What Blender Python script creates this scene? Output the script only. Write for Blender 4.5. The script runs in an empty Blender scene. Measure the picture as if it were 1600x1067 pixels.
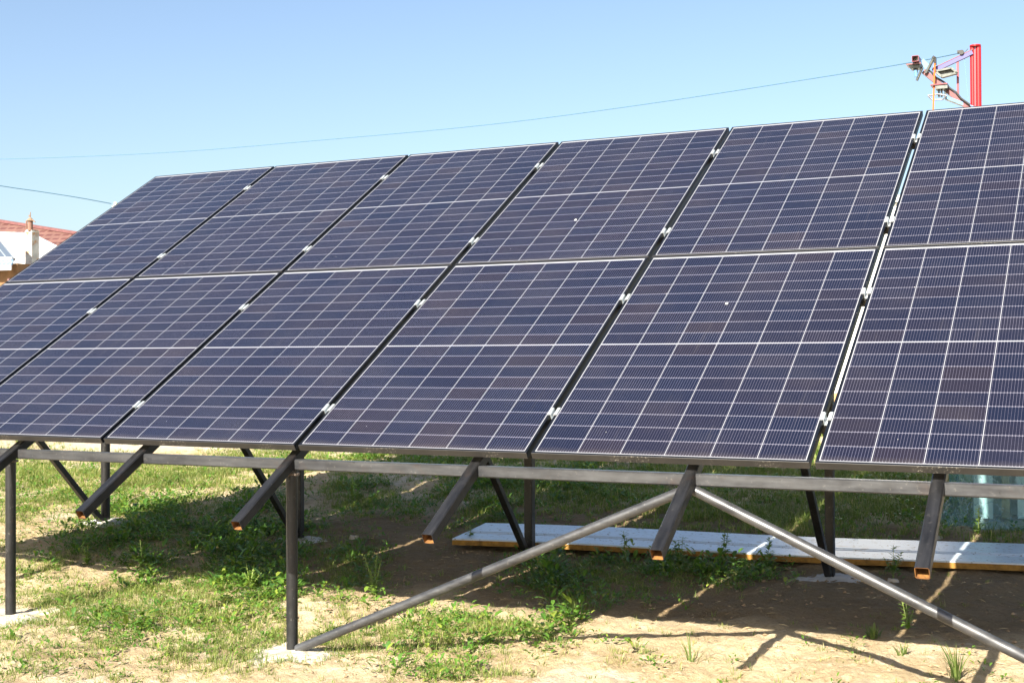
import bpy, math, random
import numpy as np
from mathutils import Vector, Matrix
random.seed(7)
rng = np.random.default_rng(11)
sc = bpy.context.scene
COL = sc.collection

# ------------------------------------------------------------------ camera
YAW, PITCH, ROLL = map(math.radians, (-26.1114, 0.6447, -0.230))
fwd = Vector((math.sin(YAW)*math.cos(PITCH), math.cos(YAW)*math.cos(PITCH), math.sin(PITCH)))
rgt = Vector((math.cos(YAW), -math.sin(YAW), 0))
upv = rgt.cross(fwd)
rgt, upv = math.cos(ROLL)*rgt+math.sin(ROLL)*upv, -math.sin(ROLL)*rgt+math.cos(ROLL)*upv
cam_data = bpy.data.cameras.new('camera')
cam = bpy.data.objects.new('camera', cam_data)
COL.objects.link(cam)
cam.matrix_world = Matrix(((rgt.x, upv.x, -fwd.x, 6.8182), (rgt.y, upv.y, -fwd.y, -4.66037),
                           (rgt.z, upv.z, -fwd.z, .39716), (0, 0, 0, 1)))
cam_data.sensor_width = 36
cam_data.lens = 36*1968.87/1600
cam_data.clip_start = .05
cam_data.clip_end = 2000
sc.camera = cam

# ------------------------------------------------------------------ sky, sun, exposure
SUN_DIR = Vector((.065, 1.0, -.67)).normalized()          # the way the light travels
elev = math.asin(-SUN_DIR.z)
world = bpy.data.worlds.new('World')
sc.world = world
world.use_nodes = True
wn = world.node_tree.nodes
wl = world.node_tree.links
bg = wn['Background']
sky = wn.new('ShaderNodeTexSky')
sky.sky_type = 'NISHITA'
sky.sun_disc = False
sky.sun_elevation = elev
sky.sun_rotation = math.atan2(-SUN_DIR.x, -SUN_DIR.y)
sky.altitude = 100
sky.air_density = 1.0
sky.dust_density = 2.0
sky.ozone_density = 1.0
tint = wn.new('ShaderNodeMix'); tint.data_type = 'RGBA'; tint.blend_type = 'MULTIPLY'
tint.inputs[0].default_value = 1.0; tint.inputs[7].default_value = (1.02, 1.03, 1.055, 1)
wl.new(sky.outputs[0], tint.inputs[6]); wl.new(tint.outputs[2], bg.inputs[0])
bg.inputs[1].default_value = .060
sun_data = bpy.data.lights.new('sun', 'SUN')
sun_data.energy = 5.0
sun_data.angle = math.radians(.55)
sun_data.color = (1.0, .92, .77)
sun = bpy.data.objects.new('sun', sun_data)
COL.objects.link(sun)
sun.rotation_euler = SUN_DIR.to_track_quat('-Z', 'Y').to_euler()
sc.view_settings.view_transform = 'Standard'
sc.view_settings.look = 'None'
sc.view_settings.exposure = 1.75
sc.view_settings.gamma = 1.0
sc.cycles.max_bounces = 8
sc.cycles.transparent_max_bounces = 16

# ------------------------------------------------------------------ helpers
def tag(o, label=None, cat=None, group=None, kind=None):
    if label: o['label'] = label
    if cat: o['category'] = cat
    if group: o['group'] = group
    if kind: o['kind'] = kind
    return o

def empty(name, loc, label=None, cat=None, group=None, rot=(0, 0, 0)):
    o = bpy.data.objects.new(name, None)
    o.empty_display_size = .1
    COL.objects.link(o)
    o.location = loc
    o.rotation_euler = rot
    return tag(o, label, cat, group)

class MB:
    """collects faces; build() links them as one mesh object"""
    def __init__(s):
        s.v = []; s.f = []; s.m = []
    def quad(s, pts, mi=0):
        n = len(s.v); s.v += [tuple(p) for p in pts]; s.f.append(tuple(range(n, n+len(pts)))); s.m.append(mi)
    def box(s, c, d, R=None, mi=0, taper=1.0):
        n = len(s.v); c = Vector(c)
        for z in (-1, 1):
            t = taper if z > 0 else 1
            for x, y in ((-1, -1), (1, -1), (1, 1), (-1, 1)):
                p = Vector((x*d[0]/2*t, y*d[1]/2*t, z*d[2]/2))
                if R is not None: p = R @ p
                s.v.append(tuple(c+p))
        for f in ((3, 2, 1, 0), (4, 5, 6, 7), (0, 1, 5, 4), (1, 2, 6, 5), (2, 3, 7, 6), (3, 0, 4, 7)):
            s.f.append(tuple(n+i for i in f)); s.m.append(mi)
    def frame(s, P, Q, up=Vector((0, 0, 1))):
        P = Vector(P); Q = Vector(Q); a = (Q-P).normalized()
        if abs(a.dot(up)) > .99: up = Vector((0, 1, 0))
        x = a.cross(up).normalized(); y = x.cross(a).normalized()
        return P, Q, x, y
    def prof(s, P, Q, prof, up=Vector((0, 0, 1)), caps=True, mi=0, flip=False):
        P, Q, x, y = s.frame(P, Q, up); n = len(s.v); k = len(prof)
        for C in (P, Q):
            for a, b in prof: s.v.append(tuple(C+x*a+y*b))
        for i in range(k):
            j = (i+1) % k
            f = (n+i, n+j, n+k+j, n+k+i)
            s.f.append(f[::-1] if flip else f); s.m.append(mi)
        if caps:
            s.f.append(tuple(n+i for i in range(k))[::-1]); s.m.append(mi)
            s.f.append(tuple(n+k+i for i in range(k))); s.m.append(mi)
    def tube(s, P, Q, r, seg=16, up=Vector((0, 0, 1)), mi=0, r2=None):
        if r2 is None: r2 = r
        P, Q, x, y = s.frame(P, Q, up); n = len(s.v)
        for C, rr in ((P, r), (Q, r2)):
            for i in range(seg):
                t = 2*math.pi*i/seg; s.v.append(tuple(C+x*rr*math.cos(t)+y*rr*math.sin(t)))
        for i in range(seg):
            j = (i+1) % seg; s.f.append((n+i, n+j, n+seg+j, n+seg+i)); s.m.append(mi)
        s.f.append(tuple(n+i for i in range(seg))[::-1]); s.m.append(mi)
        s.f.append(tuple(n+seg+i for i in range(seg))); s.m.append(mi)
    def sqtube(s, P, Q, w, h, wall=.0022, r=.004, up=Vector((0, 0, 1)), mi=0, mi_in=1, rim=0):
        """open-ended square steel tube with rounded corners and a real wall"""
        def rr(w, h, r):
            o = []
            for cx, cy, a0 in ((w/2-r, h/2-r, 0), (-w/2+r, h/2-r, 90), (-w/2+r, -h/2+r, 180), (w/2-r, -h/2+r, 270)):
                for k in (0, 90):
                    t = math.radians(a0+k); o.append((cx+r*math.cos(t), cy+r*math.sin(t)))
            return o
        A = rr(w, h, r); B = rr(w-2*wall, h-2*wall, max(r-wall, .001)); k = len(A)
        P, Q, x, y = s.frame(P, Q, up)
        s.prof(P, Q, A, up, False, mi); s.prof(P, Q, B, up, False, mi_in, True)
        for C, fl in ((P, True), (Q, False)):
            n = len(s.v)
            for a, b in A+B: s.v.append(tuple(C+x*a+y*b))
            for i in range(k):
                j = (i+1) % k
                f = (n+i, n+j, n+k+j, n+k+i)
                s.f.append(f if fl else f[::-1]); s.m.append(rim)
    def build(s, name, mats, parent=None, smooth=False, world=True, kind=None):
        me = bpy.data.meshes.new(name)
        me.from_pydata(s.v, [], s.f); me.update()
        if not isinstance(mats, (list, tuple)): mats = [mats]
        for m in mats: me.materials.append(m)
        me.polygons.foreach_set('material_index', [min(i, len(mats)-1) for i in s.m])
        if smooth:
            me.polygons.foreach_set('use_smooth', [True]*len(s.f))
            try: me.set_sharp_from_angle(angle=math.radians(25))
            except Exception: pass
        o = bpy.data.objects.new(name, me); COL.objects.link(o)
        if parent is not None:
            o.parent = parent
            if world:      # vertices were given in world coordinates
                off = parent.location if parent.parent is None else parent.location+parent.parent.location
                me.transform(Matrix.Translation(-Vector(off)))
        if kind: o['kind'] = kind
        return o

def copy_tree(o, parent=None):
    c = o.copy(); COL.objects.link(c)
    if parent is not None: c.parent = parent
    for ch in list(o.children): copy_tree(ch, c)
    return c

# -- node helper with operators
class S:
    def __init__(s, nt, k): s.nt = nt; s.k = k
    def _m(s, op, *a):
        n = s.nt.nodes.new('ShaderNodeMath'); n.operation = op
        for i, v in enumerate((s,)+a):
            if isinstance(v, S): s.nt.links.new(v.k, n.inputs[i])
            else: n.inputs[i].default_value = v
        return S(s.nt, n.outputs[0])
    def __add__(s, o): return s._m('ADD', o)
    def __sub__(s, o): return s._m('SUBTRACT', o)
    def __mul__(s, o): return s._m('MULTIPLY', o)
    def __truediv__(s, o): return s._m('DIVIDE', o)
    def abs(s): return s._m('ABSOLUTE')
    def frac(s): return s._m('FRACT')
    def floor(s): return s._m('FLOOR')
    def lt(s, o): return s._m('LESS_THAN', o)
    def gt(s, o): return s._m('GREATER_THAN', o)
    def mx(s, o): return s._m('MAXIMUM', o)
    def mn(s, o): return s._m('MINIMUM', o)
    def pw(s, o): return s._m('POWER', o)
    def inv(s): return S.c(s.nt, 1.0)-s
    @staticmethod
    def c(nt, v):
        n = nt.nodes.new('ShaderNodeValue'); n.outputs[0].default_value = v; return S(nt, n.outputs[0])

class Mat:
    def __init__(s, name):
        s.m = bpy.data.materials.new(name); s.m.use_nodes = True
        s.nt = s.m.node_tree; s.b = s.nt.nodes['Principled BSDF']; s.out = s.nt.nodes['Material Output']
    def node(s, t, **kw):
        n = s.nt.nodes.new(t)
        for k, v in kw.items(): setattr(n, k, v)
        return n
    def set(s, **kw):
        for k, v in kw.items():
            k = k.replace('_', ' ')
            inp = s.b.inputs[k]
            if isinstance(v, S): s.nt.links.new(v.k, inp)
            elif hasattr(v, 'is_output'): s.nt.links.new(v, inp)
            else: inp.default_value = v if not (isinstance(v, tuple) and len(v) == 3) else v+(1,)
        return s
    def coord(s, which='Object'): 
        if not hasattr(s, 'tc'): s.tc = s.node('ShaderNodeTexCoord')
        return s.tc.outputs[which]
    def mapping(s, vec, scale=(1, 1, 1)):
        n = s.node('ShaderNodeMapping'); s.nt.links.new(vec, n.inputs[0]); n.inputs['Scale'].default_value = scale; return n.outputs[0]
    def noise(s, scale, detail=4, rough=.5, vec=None, dist=0, color=False):
        n = s.node('ShaderNodeTexNoise'); s.nt.links.new(vec if vec is not None else s.coord(), n.inputs['Vector'])
        n.inputs['Scale'].default_value = scale; n.inputs['Detail'].default_value = detail
        n.inputs['Roughness'].default_value = rough; n.inputs['Distortion'].default_value = dist
        return n.outputs['Color'] if color else S(s.nt, n.outputs['Fac'])
    def mix(s, fac, a, b, blend='MIX'):
        n = s.node('ShaderNodeMix', data_type='RGBA', blend_type=blend)
        for i, v in ((0, fac), (6, a), (7, b)):
            if isinstance(v, S): s.nt.links.new(v.k, n.inputs[i])
            elif hasattr(v, 'is_output'): s.nt.links.new(v, n.inputs[i])
            elif isinstance(v, tuple): n.inputs[i].default_value = v+(1,)
            else: n.inputs[i].default_value = v
        return n.outputs[2]
    def ramp(s, fac, lo, hi):
        n = s.node('ShaderNodeMapRange'); n.inputs[1].default_value = lo; n.inputs[2].default_value = hi
        s.nt.links.new(fac.k, n.inputs[0]); return S(s.nt, n.outputs[0])
    def bump(s, h, strength=.3, dist=.01, prev=None):
        n = s.node('ShaderNodeBump'); n.inputs['Strength'].default_value = strength; n.inputs['Distance'].default_value = dist
        s.nt.links.new(h.k, n.inputs['Height'])
        if prev is not None: s.nt.links.new(prev, n.inputs['Normal'])
        return n.outputs[0]

def steel(name, lo, hi, rough=.42, metal=.75, streak=(6, 6, 6), speck=0.0, rust=0.0):
    m = Mat(name)
    v = m.mapping(m.coord(), streak)
    n1 = m.noise(3, 6, .6, v); n2 = m.noise(60, 3, .6)
    c = m.mix(m.ramp(n1, .35, .7), lo, hi)
    if rust: c = m.mix(m.ramp(m.noise(9, 5, .6), .58, .72)*rust, c, (.16, .07, .03))
    if speck: c = m.mix(m.ramp(n2, .64, .7)*speck, c, (.45, .42, .38))
    m.set(Base_Color=c, Metallic=metal, Roughness=m.ramp(m.noise(25, 4, .6), .2, .8)*.3+(rough-.15))
    m.set(Normal=m.bump(m.noise(90, 3), .12, .002))
    return m.m

def plain(name, col, rough=.6, metal=0.0, var=.25, scale=8, bump=.15):
    m = Mat(name)
    d = tuple(max(0, x*(1-var)) for x in col); h = tuple(min(1, x*(1+var)) for x in col)
    m.set(Base_Color=m.mix(m.ramp(m.noise(scale, 5, .6), .3, .7), d, h), Metallic=metal, Roughness=rough)
    if bump: m.set(Normal=m.bump(m.noise(scale*8, 4), bump, .004))
    return m.m

# ------------------------------------------------------------------ materials
PW, PH, LIP = 1.134, 1.722, .0122
def cell_material():
    m = Mat('solar_cells'); nt = m.nt
    sep = m.node('ShaderNodeSeparateXYZ'); nt.links.new(m.coord(), sep.inputs[0])
    x = S(nt, sep.outputs[0]); y = S(nt, sep.outputs[1])
    mx, my0, my1, mid = .0148, .0160, .0255, .0060
    cw = (PW-2*mx)/6
    half = (PH-my0-my1-mid)/2
    ch = half/9
    u = (x-mx)/cw
    # below / above the middle strip
    up = y.gt(my0+half+mid/2)
    yy = (y-my0)-up*(half+mid)
    w = yy/ch
    cu = (u.frac()-.5).abs(); cv = (w.frac()-.5).abs()
    gx = .0027/cw/2; gy = .0027/ch/2
    line_u = cu.gt(.5-gx)
    line_v = cv.gt(.5-gy)
    out = (u.lt(0).mx(u.gt(6))).mx(w.lt(0)).mx(w.gt(9))
    # one random value per half cell and per panel
    oi = m.node('ShaderNodeObjectInfo')
    cmb = m.node('ShaderNodeCombineXYZ')
    nt.links.new(u.floor().k, cmb.inputs[0]); nt.links.new((w.floor()+up*9).k, cmb.inputs[1])
    nt.links.new((S(nt, oi.outputs['Random'])*97).k, cmb.inputs[2])
    wnz = m.node('ShaderNodeTexWhiteNoise', noise_dimensions='3D'); nt.links.new(cmb.outputs[0], wnz.inputs[0])
    r1 = S(nt, wnz.outputs['Value'])
    sp2 = m.node('ShaderNodeSeparateColor'); nt.links.new(wnz.outputs['Color'], sp2.inputs[0])
    r2 = S(nt, sp2.outputs[1]); r3 = S(nt, sp2.outputs[2])
    # bus bars: ten thin wires per cell, each with a solder pad at its ends
    bu = ((u.frac()*16).frac()-.5).abs()
    bus = bu.lt(.055)*(r2*.6+.4)
    pad = bu.lt(.09)*cv.gt(.44)*cv.lt(.48)
    fing = ((y*260).frac()-.5).abs().lt(.16)*.05
    base = m.mix(r1*.55+S(nt, oi.outputs['Random'])*.35, (.0036, .0062, .0180), (.0080, .0070, .0145))
    base = m.mix(m.ramp(r3, .8, 1)*.5, base, (.016, .011, .013))
    base = m.mix(fing, base, (.10, .10, .16))
    base = m.mix(bus*.6, base, (.135, .13, .185))
    base = m.mix(pad*.5, base, (.26, .25, .30))
    c = m.mix(line_v, base, (.15, .15, .20))
    c = m.mix(line_u.mx(out), c, (.25, .26, .29))
    # dust film and a few specks
    dust = m.ramp(m.noise(2.3, 6, .65), .45, .85)
    c = m.mix(dust*.02, c, (.55, .47, .38))
    edge = m.ramp(y+m.noise(9, 4, .6)*.05, .075, .02)
    c = m.mix(edge*.05, c, (.55, .47, .38))
    streak = m.ramp(m.noise(1.0, 5, .65, m.mapping(m.coord(), (26, 1.6, 1))), .60, .78)
    c = m.mix(streak*.03, c, (.50, .46, .42))
    vor = m.node('ShaderNodeTexVoronoi'); nt.links.new(m.coord(), vor.inputs['Vector']); vor.inputs['Scale'].default_value = 7
    spk = S(nt, vor.outputs['Distance']).lt(.013)
    c = m.mix(spk*.8, c, (.7, .68, .6))
    m.set(Base_Color=c, Roughness=dust*.08+.06, IOR=1.5)
    m.b.inputs['Specular IOR Level'].default_value = .5
    return m.m
M_CELL = cell_material()

def frame_material():
    m = Mat('black_anodised_frame')
    n = m.noise(14, 6, .7); f = m.noise(110, 3, .7)
    c = m.mix(m.ramp(n, .4, .75), (.003, .0045, .009), (.008, .0085, .011))
    c = m.mix(m.ramp(f, .62, .72)*m.ramp(m.noise(3.1, 3), .52, .66), c, (.22, .20, .17))
    m.set(Base_Color=c, Metallic=.0, Roughness=.45)
    m.b.inputs['Specular IOR Level'].default_value = .22
    return m.m
M_FRAME = frame_material()
def dusty():
    m = Mat('dusty_scratched_frame')
    v = m.mapping(m.coord(), (1, 1, 1))
    c = m.mix(m.ramp(m.noise(5, 6, .7), .35, .7), (.013, .013, .0135), (.028, .026, .025))
    c = m.mix(m.ramp(m.noise(120, 4, .75), .56, .66)*m.ramp(m.noise(3.7, 3), .54, .62), c, (.30, .28, .24))
    m.set(Base_Color=c, Roughness=.5); return m.m
M_FRAME2 = dusty()
M_BACK = plain('panel_backsheet', (.55, .56, .58), .6, 0, .05, 3, 0)
M_ALU = steel('cast_aluminium', (.42, .47, .50), (.60, .64, .67), .42, .5)
M_BOLT = steel('bolt_steel', (.25, .26, .28), (.4, .4, .42), .35, .9)
M_GALV = steel('purlin_steel', (.03, .03, .032), (.07, .07, .07), .45, .8)
M_DARK = steel('dark_pipe_steel', (.006, .0065, .0075), (.020, .0205, .0225), .45, .1, (8, 8, 1.2), .12, .1)
M_RAFT = steel('rafter_steel', (.011, .0115, .0135), (.030, .0305, .034), .38, .4, (14, 2, 2), .05, .15)
M_BEAM = steel('beam_steel', (.037, .039, .045), (.080, .083, .090), .38, .5, (1.2, 10, 10), .10, .10)
M_BRACE = steel('brace_pipe_steel', (.052, .054, .060), (.115, .118, .125), .42, .6, (1.2, 8, 8), .10, .06)
def rust_in():
    m = Mat('rusty_tube_mouth')
    m.set(Base_Color=m.mix(m.ramp(m.noise(60, 4), .35, .65), (.08, .030, .009), (.21, .095, .02)), Roughness=.8)
    return m.m
M_RUST = rust_in()
M_WELD = plain('weld_bead', (.16, .13, .11), .4, .7, .4, 60, .5)

def ground_material():
    m = Mat('sandy_soil'); nt = m.nt
    geo = m.node('ShaderNodeNewGeometry'); pos = geo.outputs['Position']
    big = m.noise(.55, 5, .55, pos); mid = m.noise(2.6, 6, .6, pos); fine = m.noise(38, 6, .7, pos); grit = m.noise(160, 4, .7, pos)
    c = m.mix(m.ramp(big, .38, .62), (.48, .375, .22), (.64, .53, .36))
    c = m.mix(m.ramp(mid, .42, .7)*.75, c, (.34, .24, .135))
    c = m.mix(m.ramp(m.noise(1.3, 5, .6, pos, 1.2), .56, .70)*.7, c, (.62, .56, .46))
    c = m.mix(m.ramp(fine, .5, .75)*.55, c, (.17, .11, .06))
    c = m.mix(m.ramp(m.noise(15, 5, .65, pos), .54, .68)*.6, c, (.66, .58, .45))
    c = m.mix(m.ramp(m.noise(7, 5, .65, pos, .6), .58, .70)*.5, c, (.24, .16, .09))
    c = m.mix(m.ramp(grit, .58, .72)*.35, c, (.50, .44, .35))
    c = m.mix(m.ramp(m.noise(75, 3, .5, pos), .68, .74)*.6, c, (.12, .08, .05))
    sp = m.node('ShaderNodeSeparateXYZ'); nt.links.new(pos, sp.inputs[0])
    px = S(nt, sp.outputs[0]); py = S(nt, sp.outputs[1])
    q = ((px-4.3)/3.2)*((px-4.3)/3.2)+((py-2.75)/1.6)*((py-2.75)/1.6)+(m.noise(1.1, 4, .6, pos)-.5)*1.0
    soil_shade = m.ramp(q, 1.15, .75)  # browner soil under the array, with some of its shade put into the colour
    soil_shade_col = m.mix(m.ramp(mid, .35, .65), (.15, .103, .055), (.25, .18, .10))
    soil_shade_col = m.mix(m.ramp(fine, .5, .75)*.6, soil_shade_col, (.09, .055, .032))
    c = m.mix(soil_shade*.85, c, soil_shade_col)
    # far off the ground turns to pale gravel, then to green field
    sep = m.node('ShaderNodeSeparateXYZ'); nt.links.new(pos, sep.inputs[0])
    Y = S(nt, sep.outputs[1])
    c = m.mix(m.ramp(Y+big*3, 7.3, 8.3)*.8, c, (.55, .48, .41))
    c = m.mix(m.ramp(Y, 22, 30), c, (.16, .20, .06))
    b = m.bump(mid, .5, .05)
    b = m.bump(fine, .95, .030, b)
    b = m.bump(grit, .8, .008, b)
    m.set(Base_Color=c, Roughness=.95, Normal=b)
    m.b.inputs['Specular IOR Level'].default_value = .15
    return m.m
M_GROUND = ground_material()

def leaf_material(name, a, b, c3=None, trans=.35, rough=.5):
    m = Mat(name); nt = m.nt
    g = m.node('ShaderNodeNewGeometry')
    r = S(nt, g.outputs['Random Per Island'])
    col = m.mix(r, a, b)
    if c3: col = m.mix(m.ramp(r, .76, .9), col, c3)
    col = m.mix(m.ramp(m.noise(1.7, 3, .5, g.outputs['Position']), .4, .65)*.4, col, tuple(x*.6 for x in a))
    m.set(Base_Color=col, Roughness=rough)
    m.b.inputs['Specular IOR Level'].default_value = .35
    t = m.node('ShaderNodeBsdfTranslucent'); nt.links.new(m.mix(.5, col, (.30, .42, .03)), t.inputs[0])
    mx = m.node('ShaderNodeMixShader'); mx.inputs[0].default_value = trans
    nt.links.new(m.b.outputs[0], mx.inputs[1]); nt.links.new(t.outputs[0], mx.inputs[2]); nt.links.new(mx.outputs[0], m.out.inputs[0])
    return m.m
M_GRASS = leaf_material('grass_blade', (.085, .15, .028), (.31, .35, .085), (.46, .39, .20), .35, .55)
M_WEED = leaf_material('weed_leaf', (.055, .145, .022), (.13, .25, .035), (.24, .30, .05), .35, .45)
M_STEM = plain('weed_stem', (.20, .26, .07), .6)
M_STRAW = plain('dry_straw', (.42, .32, .17), .8)

# ------------------------------------------------------------------ ground
YP = [-20, 0, 2.7, 3.8, 6.2, 10, 20, 60]; ZP = [-.99, -.94, -.87, -.79, -.60, -.45, -.3, -.2]
def sm(a, b, x):
    t = np.clip((np.asarray(x, float)-a)/(b-a), 0, 1); return t*t*(3-2*t)
def vnoise(x, y, seed):
    xi = np.floor(x).astype(np.int64); yi = np.floor(y).astype(np.int64); fx = x-xi; fy = y-yi
    fx = fx*fx*(3-2*fx); fy = fy*fy*(3-2*fy)
    def h(a, b):
        n = (a*374761393+b*668265263+seed*1442695041) & 0x7fffffff
        n = ((n ^ (n >> 13))*1274126177) & 0x7fffffff
        return ((n ^ (n >> 16)) & 0xffff)/65535.0
    return (h(xi, yi)*(1-fx)+h(xi+1, yi)*fx)*(1-fy)+(h(xi, yi+1)*(1-fx)+h(xi+1, yi+1)*fx)*fy
def H(x, y):
    x = np.asarray(x, float); y = np.asarray(y, float)
    z = np.interp(y, YP, ZP)+.07*sm(1.4, .2, x)*sm(.3, 2, y)*sm(6, 3.5, y)
    z = z+.030*(vnoise(x*1.1, y*1.1, 1)-.5)+.020*(vnoise(x*3.1, y*3.1, 2)-.5)
    z = z+.016*(vnoise(x*8, y*8, 3)-.5)+.011*(vnoise(x*19, y*19, 4)-.5)
    # a low heap of loose grey soil behind the array
    z = z+.10*np.exp(-((x-2.9)**2/.5+(y-6.6)**2/.25))
    return z
def axis(lo, hi, step, far_lo, far_hi):
    a = list(np.arange(lo, hi, step)); d = step
    while a[-1] < far_hi: d *= 1.14; a.append(a[-1]+d)
    d = step; b = [a[0]]
    while b[-1] > far_lo: d *= 1.14; b.append(b[-1]-d)
    return np.array(b[::-1][:-1]+a)
gx = axis(-3.2, 8.0, .028, -260, 260); gy = axis(-1.6, 7.2, .028, -80, 420)
X, Y = np.meshgrid(gx, gy)
Z = H(X, Y)
near = sm(-3.4, -3.0, X)*sm(8.2, 7.8, X)*sm(-1.8, -1.4, Y)*sm(7.4, 6.8, Y)
Z = Z+near*(.015*(vnoise(X*27, Y*27, 5)-.5)+.010*(vnoise(X*36+7, Y*36, 6)**2-.3))
nx, ny = len(gx), len(gy)
verts = np.stack([X.ravel(), Y.ravel(), Z.ravel()], 1)
i = np.arange(nx*ny).reshape(ny, nx)
quads = np.stack([i[:-1, :-1], i[:-1, 1:], i[1:, 1:], i[1:, :-1]], -1).reshape(-1, 4)
def np_mesh(name, verts, faces, mats, smooth=True):
    me = bpy.data.meshes.new(name)
    k = faces.shape[1]
    me.vertices.add(len(verts)); me.vertices.foreach_set('co', verts.astype(np.float32).ravel())
    me.loops.add(faces.size); me.loops.foreach_set('vertex_index', faces.astype(np.int32).ravel())
    me.polygons.add(len(faces)); me.polygons.foreach_set('loop_start', np.arange(0, faces.size, k, dtype=np.int32))
    me.polygons.foreach_set('use_smooth', np.full(len(faces), smooth))
    me.update(calc_edges=True)
    for m in mats: me.materials.append(m)
    o = bpy.data.objects.new(name, me); COL.objects.link(o); return o
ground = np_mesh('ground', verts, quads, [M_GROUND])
ground['kind'] = 'structure'

# ------------------------------------------------------------------ solar panels
TILT = math.radians(31.574)
ct, st = math.cos(TILT), math.sin(TILT)
GAPS = [.0180, .0193, .0232, .0218, .0218]
XL = [0]
for g in GAPS: XL.append(XL[-1]+PW+g)
ROWV = [0, PH+.007]
def slope(x, v, off=0.0):      # a point on (or 'off' under) the array plane
    return Vector((x, v*ct+off*st, v*st-off*ct))

def make_panel():
    root = empty('solar_panel', (0, 0, 0), rot=(TILT, 0, 0))
    f = MB(); T = .030; w = LIP
    def bar(x0, x1, y0, y1, front=0):
        c = .0009
        for (a, b, z0, z1, i) in (((x0, y0), (x1, y1), -T, -c, 0), ((x0, y0), (x1, y1), -c, 0, c)):
            n = len(f.v)
            for z, q in ((z0, 0), (z1, i)):
                f.v += [(x0+q, y0+q, z), (x1-q, y0+q, z), (x1-q, y1-q, z), (x0+q, y1-q, z)]
            for fc in ((3, 2, 1, 0), (4, 5, 6, 7), (0, 1, 5, 4), (1, 2, 6, 5), (2, 3, 7, 6), (3, 0, 4, 7)):
                if (fc == (4, 5, 6, 7) and i == 0) or (fc == (3, 2, 1, 0) and i): continue
                f.f.append(tuple(n+k for k in fc)); f.m.append(1 if front and fc == (0, 1, 5, 4) else 0)
    bar(0, PW, 0, w, 1); bar(0, PW, PH-w, PH); bar(0, w, w, PH-w); bar(PW-w, PW, w, PH-w)
    # inner flange of the frame underneath
    for x0, x1, y0, y1 in ((w, PW-w, w, w+.020), (w, PW-w, PH-w-.020, PH-w), (w, w+.020, w+.02, PH-w-.02), (PW-w-.020, PW-w, w+.02, PH-w-.02)):
        f.box(((x0+x1)/2, (y0+y1)/2, -T+.0015), (x1-x0, y1-y0, .002))
    f.build('frame', [M_FRAME, M_FRAME2], root, world=False)
    g = MB(); g.box((PW/2, PH/2, -.0035), (PW-2*w-.0002, PH-2*w-.0002, .0044))
    g.m = [1, 0, 1, 1, 1, 1]
    g.build('cell_sheet', [M_CELL, M_BACK], root, world=False)
    j = MB()
    j.box((PW/2, PH/2, -.0135), (.085, .055, .0145))
    j.build('junction_box', plain('junction_box_plastic', (.02, .02, .02), .5), root, world=False)
    return root
panel0 = make_panel()
COLNAMES = ['first', 'second', 'third', 'fourth', 'fifth', 'sixth']
for c in range(6):
    for r in range(2):
        o = panel0 if (c, r) == (0, 0) else copy_tree(panel0)
        o.location = slope(XL[c], ROWV[r])
        row = 'lower' if r == 0 else 'upper'
        extra = {0: 'at the far left end of the array', 5: 'at the right beside the wide sunlit gap'}.get(c, '%s column from the left end' % COLNAMES[c])
        tag(o, 'dark blue solar panel in the %s row, %s' % (row, extra), 'solar panel', 'solar panels of the tilted array')
# two bird droppings
def dropping(x, v, s, label):
    d = MB(); c = slope(x, v, -.0012); n = 14
    R = Matrix.Rotation(TILT, 3, 'X')
    ring = []
    for k in range(n):
        t = 2*math.pi*k/n; rr = s*(.6+.5*random.random())
        ring.append(c+R @ Vector((rr*math.cos(t), rr*math.sin(t)*1.3, 0)))
    top = c+R @ Vector((0, 0, .002))
    for k in range(n): d.quad((ring[k], ring[(k+1) % n], top))
    o = d.build('bird_dropping', M_DROP); tag(o, label, 'bird dropping', 'droppings on the panels')
M_DROP = plain('dropping_white', (.75, .73, .66), .8)
dropping(4.01, 2.22, .009, 'small white bird dropping on the upper row, fourth panel from the left')
dropping(5.14, 1.21, .008, 'small white bird dropping on the lower row, fifth panel from the left')

# ------------------------------------------------------------------ clamps
VCL = [.300, 1.297, 2.020, 3.068]
def make_clamp(gap):
    root = empty('mid_clamp', (0, 0, 0), rot=(TILT, 0, 0))
    b = MB(); L = .052; h = gap/2
    for s_ in (-1, 1):
        b.box((s_*(h+.0048), 0, .0026), (.0125, L, .0034))        # flange resting on the frame lip
        b.box((s_*(h-.0032), 0, -.0105), (.0024, L*.98, .0235))      # side wall in the gap
    b.box((0, 0, -.0235), (gap-.0085, L*.98, .0026))
    b.build('bracket', M_ALU, root, world=False)
    q = MB(); q.tube((0, 0, -.0220), (0, 0, -.0145), .0055, 6)
    q.tube((0, 0, -.070), (0, 0, -.0250), .0035, 10)
    q.build('bolt', M_BOLT, root, world=False)
    return root
HN = ['lowest of the four', 'second from the bottom', 'third from the bottom', 'highest of the four']
GN = ['first gap from the left', 'second gap from the left', 'third gap from the left', 'fourth gap from the left', 'wide rightmost gap']
for gi, g in enumerate(GAPS):
    k0 = make_clamp(g)
    for vi, v in enumerate(VCL):
        o = k0 if vi == 0 else copy_tree(k0)
        o.location = slope(XL[gi+1]-g/2, v)
        tag(o, 'silver clamp between panels, %s in the %s' % (HN[vi], GN[gi]), 'clamp', 'silver clamps holding the panels')

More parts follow.
